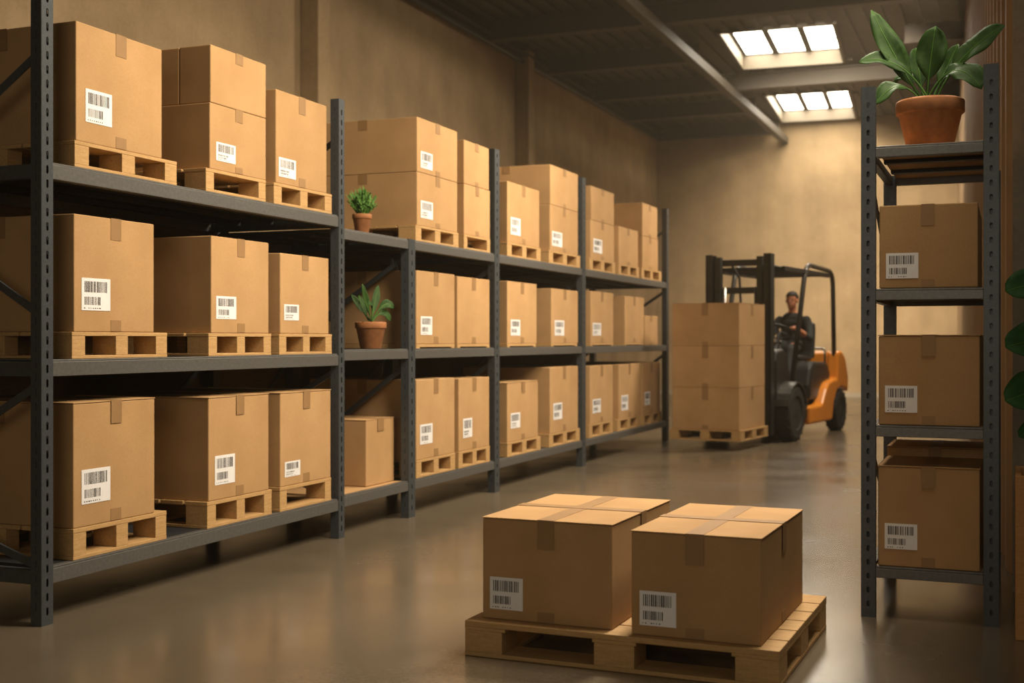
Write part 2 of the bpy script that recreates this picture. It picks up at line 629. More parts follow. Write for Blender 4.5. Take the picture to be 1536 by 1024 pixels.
# near rack, middle shelf
z = rack_pallet(108, 251, R1L['mid'], .122, 'wide pallet at the left end of the near rack\'s middle shelf', P1)
rack_box(111, 231, 320, z, 'large box at the left end of near rack\'s middle shelf, tall barcode label', G1, (122, 165, 416, 465), tape_left=True)
z = rack_pallet(313, 407, R1L['mid'], .122, 'pallet in the centre of the near rack\'s middle shelf', P1)
rack_box(317, 403, 353, z, 'box in the centre of near rack\'s middle shelf with dark side turned to us', G1, (324, 354, 443.5, 478), tape_left=True)
z = rack_pallet(419, 498, R1L['mid'], .122, 'small pallet beside the right post on the near rack\'s middle shelf', P1, ymax=ymx)
rack_box(420.5, 493, 379, z, 'smaller box beside the right post on near rack\'s middle shelf', G1, (426, 448, 456, 480), rows=ROWS_ONE)
# near rack, bottom shelf
z = rack_pallet(110, 250, R1L['low'], .142, 'wide pallet at the left end of the near rack\'s bottom shelf', P1)
rack_box(110, 232, 604, z, 'large box at the left end of near rack\'s bottom shelf, label near its corner', G1, (122, 165, 705, 757), flaps=True, tape_left=True)
z = rack_pallet(311, 408, R1L['low'], .142, 'pallet in the centre of the near rack\'s bottom shelf', P1)
rack_box(313, 403, 596, z, 'tall box in the centre of near rack\'s bottom shelf', G1, (322, 352, 684, 728), flaps=True, tape_left=True)
z = rack_pallet(420, 497, R1L['low'], .142, 'single-opening pallet beside the right post on the near rack\'s bottom shelf', P1, middle=False, ymax=ymx)
rack_box(420.5, 496, 589, z, 'box beside the right post on near rack\'s bottom shelf, small low label', G1, (427, 450, 693, 716), flaps=True, rows=ROWS_ONE)

# back rack, first bay
z0 = R2L['low'] + .001
a = at_x(549, 630, RFX - .10)
bx = at_x(591, 630, RFX - .10)
make_box(bx.y - a.y, .42, a.z - z0, (RFX - .10 - .21, (a.y + bx.y) / 2, z0), H90, None, 'small plain box standing alone on the bottom shelf behind the near rack\'s end post', G2, flaps=True, tape_bottom=False, tw=.09)

# back rack, second bay (between the short post and the next tall one)
T, MI, LO = R2L['top'], R2L['mid'], R2L['low']
z = rack_pallet(623.5, 688, T, .112, 'first pallet on the back rack\'s top shelf, beside the small herb pot', P2)
zz = rack_box(625.5, 686, 257, z, 'wide lower box above first pallet, back rack\'s top shelf', G2, (631, 649, 300, 326), rows=ROWS_ONE, tape_left=True)
rack_box(625.5, 686, 174.5, zz, 'wide upper box of first stack, back rack\'s top shelf', G2, (631, 648.5, 226, 251), rows=ROWS_ONE, tape_left=True)
z = rack_pallet(696, 735.5, T, .112, 'narrow single-opening pallet before the second tall post, back rack\'s top shelf', P2, middle=False)
zz = rack_box(696, 735, 275, z, 'narrow lower unlabelled box left of the tall post, back rack\'s top shelf', G2)
rack_box(696, 733.5, 209, zz, 'narrow upper unlabelled box left of the tall post, back rack\'s top shelf', G2)
z = slip(624.5, 682, MI, 'thin wooden board under the first box of the back rack\'s middle shelf', 'thin boards on the back rack')
rack_box(624.5, 682, 405, z, 'wide box right of the short post on back rack\'s middle shelf, labelled', G2, (631, 648, 474, 502), tape_left=True)
z = slip(686, 734.5, MI, 'thin wooden board under the unlabelled box before the second tall post', 'thin boards on the back rack')
rack_box(686, 734.5, 414, z, 'unlabelled box left of the tall post on back rack\'s middle shelf', G2)
z = rack_pallet(624.5, 683, LO, .128, 'pallet right of the short post on the back rack\'s bottom shelf', P2)
rack_box(624.5, 682, 570, z, 'wide box right of the short post on back rack\'s bottom shelf', G2, (630, 648.5, 637, 667), tape_left=True)
z = rack_pallet(688, 735, LO, .128, 'pallet left of the tall post on the back rack\'s bottom shelf', P2)
rack_box(688, 734, 568, z, 'tall labelled box left of the tall post on back rack\'s bottom shelf', G2, (694.5, 708, 628, 657), rows=ROWS_ONE)
# third bay
z = rack_pallet(761, 811, T, .118, 'left pallet in the third bay of the back rack\'s top shelf', P2)
rack_box(761, 809, 271, z, 'single tall box at the left of the third bay, back rack\'s top shelf', G2, (766, 780.5, 325, 351))
z = rack_pallet(823.5, 870.5, T, .118, 'right pallet in the third bay of the back rack\'s top shelf', P2)
zz = rack_box(825, 867, 306, z, 'lower labelled box of the pair in third bay, back rack\'s top shelf', G2, (828, 843, 346, 368))
rack_box(825.5, 867, 246, zz, 'upper box of the pair in third bay, back rack\'s top shelf', G2, tape_left=True)
z = slip(761, 804, MI, 'thin wooden board under the left box of the third bay\'s middle shelf', 'thin boards on the back rack')
rack_box(761, 805, 421, z, 'taller box on the left of the third bay\'s middle shelf', G2, (766, 780, 479, 503))
z = slip(827, 866, MI, 'thin wooden board under the right box of the third bay\'s middle shelf', 'thin boards on the back rack')
rack_box(827, 867, 432, z, 'lower box on the right of the third bay\'s middle shelf', G2, (832, 846, 480, 503))
z = rack_pallet(761, 811, LO, .122, 'left pallet in the third bay of the back rack\'s bottom shelf', P2)
rack_box(761, 807, 574, z, 'short box on the left of the third bay\'s bottom shelf', G2, (766, 780, 620, 643), flaps=True, rows=ROWS_ONE)
z = rack_pallet(824, 870, LO, .122, 'right pallet in the third bay of the back rack\'s bottom shelf', P2)
rack_box(825, 867, 551, z, 'tall box on the right of the third bay\'s bottom shelf', G2, (830, 843, 605, 630))
# fourth bay
z = rack_pallet(884.5, 923, T, .120, 'left of three pallets in the last bay, back rack\'s top shelf', P2)
zz = rack_box(886, 921, 329, z, 'labelled lower box of left stack in last bay, back rack\'s top shelf', G2, (890, 903, 357, 378))
rack_box(886.5, 921, 278, zz, 'upper box of left stack in last bay, back rack\'s top shelf', G2)
z = rack_pallet(928, 958.5, T, .120, 'middle of three pallets in the last bay, back rack\'s top shelf', P2)
rack_box(928, 957, 338.5, z, 'single unlabelled box in the middle of last bay, back rack\'s top shelf', G2)
z = rack_pallet(962.5, 992, T, .120, 'right of three pallets in the last bay, back rack\'s top shelf', P2)
zz = rack_box(963.5, 987, 353, z, 'lower box of the farthest stack in last bay, back rack\'s top shelf', G2)
rack_box(963.5, 986, 303.5, zz, 'upper box of the farthest stack in last bay, back rack\'s top shelf', G2)
z = slip(886, 920, MI, 'thin wooden board under the left box of the last bay\'s middle shelf', 'thin boards on the back rack')
rack_box(886, 920, 436, z, 'labelled left box of three on the last bay\'s middle shelf', G2, (889, 901.5, 484, 503), rows=ROWS_ONE)
z = slip(937, 965, MI, 'thin wooden board under the middle box of the last bay\'s middle shelf', 'thin boards on the back rack')
rack_box(937, 966, 443.5, z, 'unlabelled middle box of three on the last bay\'s middle shelf', G2)
rack_box(967, 986.5, 473, MI + .001, 'smallest box at the far end of the last bay\'s middle shelf', G2)
z = rack_pallet(884, 919.5, LO, .135, 'left of three pallets in the last bay, back rack\'s bottom shelf', P2)
rack_box(885, 919.5, 549, z, 'left box of three in the last bay\'s bottom shelf', G2, (889, 901, 599, 620))
z = rack_pallet(926.5, 960, LO, .130, 'middle of three pallets in the last bay, back rack\'s bottom shelf', P2)
rack_box(928, 960, 547, z, 'middle box of three in the last bay\'s bottom shelf', G2, (932, 942, 593, 616))
z = rack_pallet(964, 992.5, LO, .125, 'right of three pallets in the last bay, back rack\'s bottom shelf', P2)
rack_box(964, 990, 544, z, 'right, farthest box of three in the last bay\'s bottom shelf', G2, (967, 975, 588, 608), rows=ROWS_ONE)

# ------------------------------------------------------------------ narrow rack on the right
RY = 5.77
xl = at_y(1292, 900, RY).x
xr = at_y(1498, 900, RY).x
zt2 = 2.43
RR = dict(top=2.125, up=1.482, mid=.868, low=.232)
RRD = 1.12
pwr = .060
rack('narrow_rack', (xl, RY, 0), 0, [(0, 2.395), (xr - xl - pwr, 2.455)], list(RR.values()), RRD, pwr, .045, .052,
     'narrow grey slotted rack at the right with a plant on top', None,
     braces=[(0, 2.05, 1.55), (0, .80, .30)], deckmat='board', pitch=.0625, hw=.014, hh=.027, back_h=2.125, crossbars=2)
G3 = 'boxes on the narrow right rack'
def right_box(pl, pr, yt, z0, label, lab, d, dy=.02, **kw):
    y0 = RY + dy
    a, b = at_y(pl, yt, y0), at_y(pr, yt, y0)
    cx = (a.x + b.x) / 2
    h = (a.z + b.z) / 2 - z0
    L = None
    if lab:
        p, q = at_y(lab[0], lab[2], y0), at_y(lab[1], lab[3], y0)
        L = (p.x - cx, q.x - cx, q.z - z0, p.z - z0)
    _seed[0] += 1
    make_box(b.x - a.x, d, h, (cx, y0 + d / 2, z0), 0, L, label, G3, seed=_seed[0], tw=.058, tl=.095, **kw)
right_box(1319, 1467, 306, RR['up'] + .001, 'box with barcode label just below the plant shelf of the right rack', (1329, 1377.5, 380, 417), .85)
right_box(1318, 1470, 502, RR['mid'] + .001, 'box in the middle of the right rack, second up from its base', (1327.5, 1376, 578, 619), .85, flaps=True)
right_box(1317, 1470, 700, RR['low'] + .001, 'large box on the lowest shelf of the right rack, top showing', (1327, 1376, 784, 825), .50, flaps=True)
y0 = RY + .02 + .514
a, b = at_y(1331, 668, y0), at_y(1476, 668, y0)
make_box(b.x - a.x, .42, a.z - RR['low'] - .001, ((a.x + b.x) / 2, y0 + .21, RR['low'] + .001), 0, None,
         'slightly taller box behind the labelled box on the right rack\'s lowest shelf', G3, flaps=True, tape_bottom=False)

# ------------------------------------------------------------------ plants
def leaf_mesh(base, ctrl, tip, width, facing, petiole=.3, n=14, fold=.12, wave=0., round_=False, rnd=None):
    base, ctrl, tip, facing = map(Vector, (base, ctrl, tip, facing))
    mb = MB()
    cols = 7
    rows = []
    ph = rnd.random() * 6 if rnd else 0
    for i in range(n + 1):
        t = i / n
        p = base * (1 - t) ** 2 + ctrl * 2 * t * (1 - t) + tip * t * t
        d = ((ctrl - base) * 2 * (1 - t) + (tip - ctrl) * 2 * t).normalized()
        sd = d.cross(facing)
        if sd.length < .05:
            sd = d.cross(Vector((1, 0, 0)))
        sd.normalize()
        nn = sd.cross(d).normalized()
        if nn.dot(facing) < 0:
            nn = -nn
        if t < petiole:
            w = .006
        else:
            q = (t - petiole) / (1 - petiole)
            w = width * .5 * (math.sin(math.pi * min(1, q ** (1.2 if not round_ else .7))) ** (.6 if not round_ else .5)) + .0015
            w = max(w, .0015 if q > .5 else .006)
        row = []
        for j in range(cols):
            k = j / (cols - 1) * 2 - 1
            off = sd * (w * k) + nn * (abs(k) * w * fold * 2 + wave * w * math.sin(k * 3 + t * 14 + ph) * abs(k))
            row.append(p + off)
        rows.append(row)
    for r in rows:
        mb.v += r
    for i in range(n):
        for j in range(cols - 1):
            a = i * cols + j
            mb.f.append((a, a + 1, a + cols + 1, a + cols))
    return mb

def pot_mesh(r, h, rim):
    mb = MB()
    mb.lathe([(r * .66, 0), (r * .92, h - rim), (r, h - rim), (r * 1.0, h - rim * .12), (r * .97, h), (r * .86, h), (r * .84, h * .9), (r * .4, h * .88)], 40)
    return mb

def potted(name, loc, r, h, rim, label, cat='plant', group=None):
    root = empty(name, loc)
    tag(root, label, cat, group)
    p = pot_mesh(r, h, rim).build('pot', M['terra'], root, smooth=False, bevel=0)
    for f in p.data.polygons:
        f.use_smooth = len(f.vertices) == 4
    p.modifiers.new('Bevel', 'BEVEL').width = r * .03
    p.modifiers['Bevel'].limit_method = 'ANGLE'
    s = MB()
    s.lathe([(r * .1, h * .885), (r * .835, h * .893), (r * .6, h * .92), (r * .05, h * .94)], 24)
    s.build('soil', M['soil'], root, smooth=True)
    return root

def leaf(root, *args, mat='leaf', **kw):
    lm = leaf_mesh(*args, **kw)
    o = lm.build('leaf', M[mat], root, smooth=True, recalc=False, solid=.0018)
    rows_ = len(lm.v) // 7
    fc = Vector(args[4]).normalized()
    rib = MB()
    rib.tube([lm.v[i * 7 + 3] + fc * .0012 for i in range(rows_)], [.0042 * (1 - .75 * i / rows_) for i in range(rows_)], 6)
    rib.build('midrib', M['herb'], o, smooth=True)
    return o

rn = random.Random(3)
# big plant on the right rack: local x = to the right along the rack, y = away
pc = at_y(1395, 215, RY + .22)
bp = potted('potted_plant', (pc.x, RY + .22, RR['top'] + .001), .152, .225, .062, 'broad-leaved green plant in clay pot on top of the narrow right rack')
zb = .21
KX = .315 / 100
BL = [  # tip dx px, tip dz px, ctrl dx, ctrl dz, width, dy, petiole, facing
    (-83, 146, -30, 40, .105, .00, .30, (.25, -1, .35)),
    (-100, 66, -42, 84, .085, -.05, .34, (0, -.8, .7)),
    (-76, -2, -32, 52, .095, -.10, .34, (0, -.7, .8)),
    (8, 112, 2, 40, .135, -.02, .40, (0, -1, .25)),
    (102, 106, 26, 70, .105, .00, .34, (-.3, -1, .5)),
    (71, 12, 38, 80, .13, -.08, .36, (.1, -.8, .7)),
    (38, 92, 14, 40, .085, .10, .35, (-.6, -.8, .3)),
    (-22, 92, -8, 44, .10, .11, .35, (.4, -.8, .3)),
    (-55, 38, -22, 70, .09, .12, .35, (.2, -.6, .8)),
    (58, 44, 20, 66, .09, .12, .35, (-.2, -.6, .8)),
]
for i, (tx, tz, cx, cz, w, dy, pet, fc) in enumerate(BL):
    b0 = (rn.uniform(-.03, .03), rn.uniform(-.03, .03) + dy * .2, zb)
    leaf(bp, b0, (b0[0] + cx * KX, dy * .6, zb + cz * KX), (tx * KX, dy, zb + tz * KX), w, fc, petiole=pet, wave=.22, fold=.10, n=20, rnd=rn)

# broad-leaved plant on the back rack
pc = at_x(556, 522, RFX - .17)
sp = potted('potted_plant', (RFX - .17, pc.y, R2L['mid'] + .001), .108, .185, .045, 'small broad-leaved plant in clay pot on back rack\'s middle shelf')
for (tx, tz, cx, cz, w, dy, pet) in [(-.12, .27, -.05, .10, .05, 0, .3), (-.17, .13, -.07, .16, .05, -.05, .3), (.11, .27, .03, .10, .055, 0, .3),
                                      (.17, .11, .09, .20, .065, -.06, .3), (.15, .02, .08, .14, .06, -.05, .35), (-.02, .18, 0, .08, .05, .05, .3),
                                      (.05, .2, .02, .1, .05, .08, .3), (-.08, .2, -.03, .1, .05, .07, .3)]:
    # spread along the rack (world y) with the face turned to the aisle
    b0 = (rn.uniform(-.02, .02), rn.uniform(-.02, .02), .172)
    leaf(sp, b0, (-dy, cx, .172 + cz), (-dy * 1.5, tx, .172 + tz), w, (1, -.5, .5), petiole=pet, wave=.15, n=14, rnd=rn)

# small herb on the back rack's top shelf
pc = at_x(543, 347, RFX - .14)
hp = potted('potted_herb', (RFX - .14, pc.y, R2L['top'] + .001), .066, .138, .032, 'tiny feathery herb in clay pot on back rack\'s top shelf')
mb = MB()
for i in range(170):
    az = rn.uniform(0, 6.283)
    sp_ = rn.uniform(.0, .115)
    hh_ = rn.uniform(.10, .215) - sp_ * .5
    b0 = Vector((.03 * math.cos(az) * rn.random(), .03 * math.sin(az) * rn.random(), .125))
    tip = Vector((sp_ * math.cos(az), sp_ * math.sin(az), .125 + hh_))
    ct = (b0 + tip) / 2 + Vector((0, 0, .02))
    mb2 = leaf_mesh(b0, ct, tip, .006, (1, -.5, .3), petiole=.1, n=5)
    mb.add(mb2.v, mb2.f)
    for k in range(3):
        t = .45 + k * .18
        q = b0.lerp(tip, t)
        az2 = rn.uniform(0, 6.283)
        e = q + Vector((math.cos(az2) * .022, math.sin(az2) * .022, .018))
        mb3 = leaf_mesh(q, (q + e) / 2 + Vector((0, 0, .004)), e, .007, (1, -.5, .3), petiole=.1, n=3)
        mb.add(mb3.v, mb3.f)
mb.build('foliage', M['herb'], hp, recalc=False)

# floor plant at the right edge
pl0 = at_z(1523, 960, 0)
px_, py_ = pl0.x, pl0.y
fp = empty('floor_plant', (px_ + .22, py_ + .22, 0))
tag(fp, 'tall round-leaved plant in rough orange-brown wooden planter at the right edge', 'plant')
mb = MB()
w2, hpl = .22, .685
t_ = .025
mb.box(-w2, w2, -w2, -w2 + t_, 0, hpl)
mb.box(-w2, w2, w2 - t_, w2, 0, hpl)
mb.box(-w2, -w2 + t_, -w2 + t_, w2 - t_, 0, hpl)
mb.box(w2 - t_, w2, -w2 + t_, w2 - t_, 0, hpl)
mb.box(-w2 + t_, w2 - t_, -w2 + t_, w2 - t_, 0, .03)
mb.build('planter', M['crate'], fp, bevel=.004)
mb = MB()
mb.box(-w2 + t_ + .001, w2 - t_ - .001, -w2 + t_ + .001, w2 - t_ - .001, .03, hpl - .05)
mb.build('soil', M['soil'], fp)
stem_top = [(.00, .0, 1.75), (.10, .08, 1.62), (-.06, .09, 1.45)]
for (sx, sy, sz) in stem_top:
    mb = MB()
    mb.tube([(sx * .3, sy * .3, hpl - .06), (sx * .6 + .02, sy * .6, (hpl + sz) / 2), (sx, sy, sz)], [.011, .009, .004], 8)
    mb.build('stem', M['herb'], fp, smooth=True)
for (py, zc, side, r) in [(437, 0, -1, .115), (521, 0, -1, .125), (602, 0, -1, .135), (655, 0, -1, .075)]:
    p = at_y(1508 if r > .1 else 1528, py, py_ + .12)
    L = Vector((p.x - (px_ + .22), -.10, p.z))
    b0 = Vector((-.01, 0, L.z + (.03 if py < 600 else .06)))
    leaf(fp, b0, ((b0 + L) / 2 + Vector((0, 0, .03))), L, r * 1.5, (-.2, -1, .45), mat='leaf2', petiole=.22, n=18, round_=True, wave=.08, fold=.05, rnd=rn)
for i in range(12):
    az = rn.uniform(-2.0, 1.7)
    zc = rn.uniform(.95, 1.8)
    b0 = Vector((.02, .03, zc))
    L = Vector((.03 + .21 * math.cos(az) * (1 if math.cos(az) > 0 else .3), .22 * math.sin(az), zc + rn.uniform(-.05, .05)))
    leaf(fp, b0, (b0 + L) / 2 + Vector((0, 0, .04)), L, .15, (.3 * math.cos(az), -1, .5), mat='leaf2', petiole=.25, n=14, round_=True, wave=.08, fold=.05, rnd=rn)

# ------------------------------------------------------------------ foreground pallet and its two boxes
ang = math.radians(-23.3) + TH                      # yaw in the room
PH = .138
fl = Vector((*cam2room(-.188, 4.898), 0))
ux = Vector((math.cos(ang), math.sin(ang), 0))
uy = Vector((-math.sin(ang), math.cos(ang), 0))
FW, FD = 1.245, 1.04
fc = fl + ux * FW / 2 + uy * FD / 2
make_pallet(FW, FD, PH, (fc.x, fc.y, .0005), ang, 'pallet on the floor in the foreground carrying two boxes', None, True, True)
def fg_box(px, py, w, d, h, label, lab, seed):
    X = (px - 768) / F
    Z = F * (CAMH - PH - .001) / (py - HOR)
    q = Vector((*cam2room(X * Z, Z), PH + .0015))
    cpos = q + ux * w / 2 + uy * d / 2
    make_box(w, d, h, cpos, ang, lab, label, 'boxes on the foreground pallet', flaps=True, cross=True, seed=seed, tw=.070, tl=.115)
fg_box(724, 926, .545, .80, .404, 'left of the two taped boxes on the foreground pallet', (.033 - .2725, .175 - .2725, .040, .168), 101)
fg_box(947, 950.5, .492, .84, .392, 'right of the two taped boxes on the foreground pallet, its side showing', (.033 - .246, .175 - .246, .038, .168), 102)

# ------------------------------------------------------------------ forklift with load and driver
fo = Vector((*cam2room(2.204, 14.1), 0))
fyaw = math.radians(-8.0)
FM = Matrix.Translation(fo) @ Matrix.Rotation(fyaw, 4, 'Z')
def fw(l, s, z):
    return FM @ Vector((l, s, z))
ZP = .105
make_pallet(.86, .97, .125, fw(0, .475, ZP), fyaw, 'pallet raised on the forklift forks under three stacked boxes', None)
zc = ZP + .1265
for h, nm in ((.475, 'bottom box of the three stacked on the forklift'), (.475, 'middle box of the three stacked on the forklift'), (.49, 'top box of the three stacked on the forklift')):
    make_box(.81, .90, h, fw(0, .46, zc), fyaw, None, nm, 'boxes on the forklift', flaps=(h == .49), tape_right=True, seed=5, tw=.075, tl=.14)
    zc += h + .0015

fk = empty('forklift', fo, fyaw)
tag(fk, 'orange and black forklift driving along the aisle with stacked boxes', 'forklift')
def fp_(mb, name, mat, bevel=0., smooth=False, parent=None):
    return mb.build(name, M[mat], parent or fk, bevel=bevel, smooth=smooth)
for sx in (-1, 1):
    mb = MB()
    x = sx * .37
    mb.box(x - .045, x + .045, 1.10, 1.115, .10, 2.30)
    mb.box(x + sx * .03 - .015, x + sx * .03 + .015, 1.10, 1.25, .10, 2.30)
    mb.box(x - .045, x + .045, 1.235, 1.25, .10, 2.30)
    fp_(mb, 'mast_rail', 'mast', .003)
    mb = MB()
    x = sx * .265
    mb.box(x - .035, x + .035, 1.12, 1.21, .14, 2.27)
    fp_(mb, 'inner_rail', 'mast', .004)
    mb = MB()
    mb.tube([(sx * .20, 1.19, .3), (sx * .20, 1.19, 1.9)], .022, 10)
    fp_(mb, 'lift_cylinder', 'chrome', smooth=True)
    # forks: blade and upright
    mb = MB()
    x = sx * .21
    mb.prism([(1.075, ZP + .075), (1.075, .75), (1.03, .75), (1.03, ZP + .07), (.10, ZP + .045), (.10, ZP + .03), (1.03, ZP + .025)], x - .045, x + .045)
    fp_(mb, 'fork', 'mast', .003)
for z, nm in ((2.20, 'mast_crossbar'), (1.86, 'mast_crossbar'), (.45, 'mast_crossbar')):
    mb = MB()
    mb.box(-.33, .33, 1.215, 1.245, z - .04, z + .04)
    fp_(mb, nm, 'mast', .004)
mb = MB()
for z in (.42, .70):
    mb.box(-.40, .40, 1.077, 1.098, z - .05, z + .05)
for x in (-.38, -.13, .13, .38):
    mb.box(x - .014, x + .014, 1.078, 1.097, .68, 1.28)
mb.box(-.40, .40, 1.078, 1.097, 1.25, 1.29)
fp_(mb, 'carriage', 'mast', .003)
mb = MB()
mb.tube([(-.12, 1.22, 2.18), (-.10, 1.45, 2.02), (-.1, 1.5, 1.7), (-.12, 1.4, 1.4), (-.15, 1.35, .9)], .016, 8)
fp_(mb, 'hose', 'rubber', smooth=True)
# chassis
mb = MB()
mb.box(-.36, .36, 1.26, 3.5, .20, .50)
mb.box(-.50, .50, 2.02, 2.35, .24, .46)
fp_(mb, 'chassis', 'black', .02)
mb = MB()
mb.prism([(1.30, .5), (1.95, .5), (1.90, .75), (1.75, 1.08), (1.62, 1.14), (1.36, 1.12), (1.30, 1.0)], -.42, .42)
fp_(mb, 'dash_cowl', 'black', .03)
# hood under the seat
mb = MB()
mb.prism([(2.62, .46), (3.55, .46), (3.62, .80), (3.50, .95), (2.86, .97), (2.72, .90), (2.62, .66)], -.44, .44)
fp_(mb, 'engine_hood', 'black', .045, smooth=False)
# orange side panel with counterweight
mb = MB()
prof = [(2.30, .165), (3.36, .165), (3.44, .40), (3.60, .56), (3.82, .60), (4.10, .56), (4.18, .52), (4.18, .75), (4.04, 1.0), (3.86, 1.10), (3.66, 1.08), (3.62, .72), (3.45, .715), (3.22, .68), (3.08, .60), (2.92, .42), (2.80, .395), (2.30, .395)]
for x0, x1 in ((-.54, -.38), (.38, .54)):
    mb.prism(prof, x0, x1)
prof2 = [(3.56, .50), (4.16, .50), (4.20, .75), (4.06, 1.0), (3.86, 1.10), (3.66, 1.08), (3.63, .72)]
mb.prism(prof2, -.385, .385)
fp_(mb, 'counterweight', 'orange', .03)
# fenders over the front wheels
WS, WR = 1.66, .345
for sx in (-1, 1):
    mb = MB()
    pts = []
    for i in range(13):
        a = math.radians(165 - i * 12.5)
        pts.append((WS + math.cos(a) * (WR + .05), WR + math.sin(a) * (WR + .05)))
    outer = pts + [(WS + math.cos(math.radians(165 - i * 12.5)) * (WR + .025), WR + math.sin(math.radians(165 - i * 12.5)) * (WR + .025)) for i in reversed(range(13))]
    x0, x1 = sorted((sx * .36, sx * .585))
    n = 13
    vs, fs = [], []
    for (y, z_) in outer:
        vs.append((x0, y, z_))
        vs.append((x1, y, z_))
    m_ = len(outer)
    for i in range(m_):
        j = (i + 1) % m_
        fs.append((2 * i, 2 * j, 2 * j + 1, 2 * i + 1))
    for i in range(n - 1):
        fs.append((2 * i, 2 * (i + 1), 2 * (m_ - 2 - i), 2 * (m_ - 1 - i)))
        fs.append((2 * i + 1, 2 * (i + 1) + 1, 2 * (m_ - 2 - i) + 1, 2 * (m_ - 1 - i) + 1))
    mb.add(vs, fs)
    fp_(mb, 'fender', 'guard')

def wheel(l, s, r, w):
    mb = MB()
    hw_ = w / 2
    mb.lathe([(r * .58, -hw_ * .85), (r * .62, -hw_), (r * .90, -hw_), (r * .97, -hw_ * .8), (r, -hw_ * .5), (r, hw_ * .5), (r * .97, hw_ * .8), (r * .90, hw_), (r * .62, hw_), (r * .58, hw_ * .85)], 36, (0, 0, 0), 'x')
    # tread lugs
    for k in range(18):
        a = 2 * math.pi * k / 18
        m_ = Matrix.Rotation(a, 4, 'X')
        mb.box(-hw_ * .95, hw_ * .95, -.018, .018, r * .955, r * 1.012, m_)
    t = mb.build('wheel', M['rubber'], fk, smooth=False)
    t.location = (l, s, r * 1.013)
    for f in t.data.polygons:
        f.use_smooth = False
    mb = MB()
    mb.lathe([(r * .10, -hw_ * .75), (r * .57, -hw_ * .75), (r * .57, hw_ * .70), (r * .48, hw_ * .45), (r * .25, hw_ * .45), (r * .22, hw_ * .85), (r * .05, hw_ * .9)], 28, (0, 0, 0), 'x')
    for k in range(6):
        a = 2 * math.pi * k / 6
        sgn = 1
        mb.lathe([(.014, hw_ * .44), (.014, hw_ * .62)], 8, (0, r * .37 * math.cos(a), r * .37 * math.sin(a)), 'x')
    h = mb.build('hub', M['hub'], t, bevel=.003)
    if l < 0:
        h.rotation_euler = (0, 0, math.pi)
for sx in (-1, 1):
    wheel(sx * .475, WS, WR, .20)
    wheel(sx * .46, 3.80, .285, .17)
mb = MB()
mb.box(-.36, .36, WS - .05, WS + .05, .28, .40)
mb.box(-.36, .36, 3.75, 3.85, .23, .34)
fp_(mb, 'axle', 'black', .01)
# overhead guard
def arc_path(pts, rad, n=6):
    out = [Vector(pts[0])]
    for i in range(1, len(pts) - 1):
        p0, p, p1 = Vector(pts[i - 1]), Vector(pts[i]), Vector(pts[i + 1])
        a, b = p + (p0 - p).normalized() * rad, p + (p1 - p).normalized() * rad
        for k in range(n + 1):
            t = k / n
            out.append(a * (1 - t) ** 2 + p * 2 * t * (1 - t) + b * t * t)
    out.append(Vector(pts[-1]))
    return out
for sx in (-1, 1):
    x = sx * .47
    mb = MB()
    mb.tube(arc_path([(x, 1.78, .74), (x, 2.36, 2.23), (x, 3.62, 2.19), (x, 3.70, .75)], .22), .032, 12)
    fp_(mb, 'guard_hoop', 'guard', smooth=True)
    mb = MB()
    mb.box(x - .02, x + .02, 1.42, 3.4, 2.10, 2.16)
    fp_(mb, 'roof_rail', 'mast', .006)
for s in (1.44, 1.75, 2.05, 2.4, 2.75, 3.1, 3.4):
    mb = MB()
    mb.box(-.45, .45, s - .02, s + .02, 2.115, 2.155)
    fp_(mb, 'roof_bar', 'mast', .006)
for sx in (-1, 1):
    mb = MB()
    mb.tube([(sx * .30, 1.27, 2.18), (sx * .44, 1.44, 2.13)], .02, 8)
    fp_(mb, 'roof_bracket', 'mast', smooth=True)
# seat
st = empty('seat', (0, 0, 0))
st.parent = fk
mb = MB()
mb.prism([(2.86, .975), (3.38, .975), (3.38, 1.025), (2.94, 1.055), (2.86, 1.04)], -.25, .25)
mb.build('cushion', M['seat'], st, bevel=.03, seg=3)
mb = MB()
mb.prism([(3.45, 1.00), (3.57, 1.00), (3.62, 1.42), (3.58, 1.50), (3.52, 1.48), (3.48, 1.10)], -.24, .24)
mb.build('backrest', M['seat'], st, bevel=.03, seg=3)
# steering wheel and column
swc, swn = Vector((0, 2.73, 1.36)), Vector((0, .55, .83)).normalized()
mb = MB()
side, upv = Vector((1, 0, 0)), swn.cross(Vector((1, 0, 0)))
ring = [swc + (side * math.cos(a) + upv * math.sin(a)) * .17 for a in [2 * math.pi * k / 28 for k in range(29)]]
mb.tube(ring, .014, 8, False)
for a in (.5, 2.6, 4.71):
    mb.tube([swc, swc + (side * math.cos(a) + upv * math.sin(a)) * .168], .010, 6)
sw = fp_(mb, 'steering_wheel', 'black', smooth=True)
mb = MB()
mb.tube([swc - swn * .005, swc - swn * .45, (0, 2.0, .62)], .03, 10)
fp_(mb, 'steering_column', 'black', smooth=True)
for i, x in enumerate((.22, .28)):
    mb = MB()
    mb.tube([(x, 1.80, 1.0), (x, 1.90, 1.20)], .008, 6)
    mb.lathe([(.004, -.022), (.016, -.014), (.02, 0), (.016, .014), (.004, .022)], 10, (x, 1.91, 1.22))
    fp_(mb, 'lever', 'black', smooth=True)
mb = MB()
mb.tube(arc_path([(-.38, 3.56, .93), (-.38, 3.56, 1.14), (.38, 3.56, 1.14), (.38, 3.56, .93)], .06), .016, 8)
fp_(mb, 'grab_rail', 'chrome', smooth=True)
mb = MB()
mb.box(-.40, .40, 1.95, 2.60, .50, .515)
fp_(mb, 'footwell_plate', 'black')

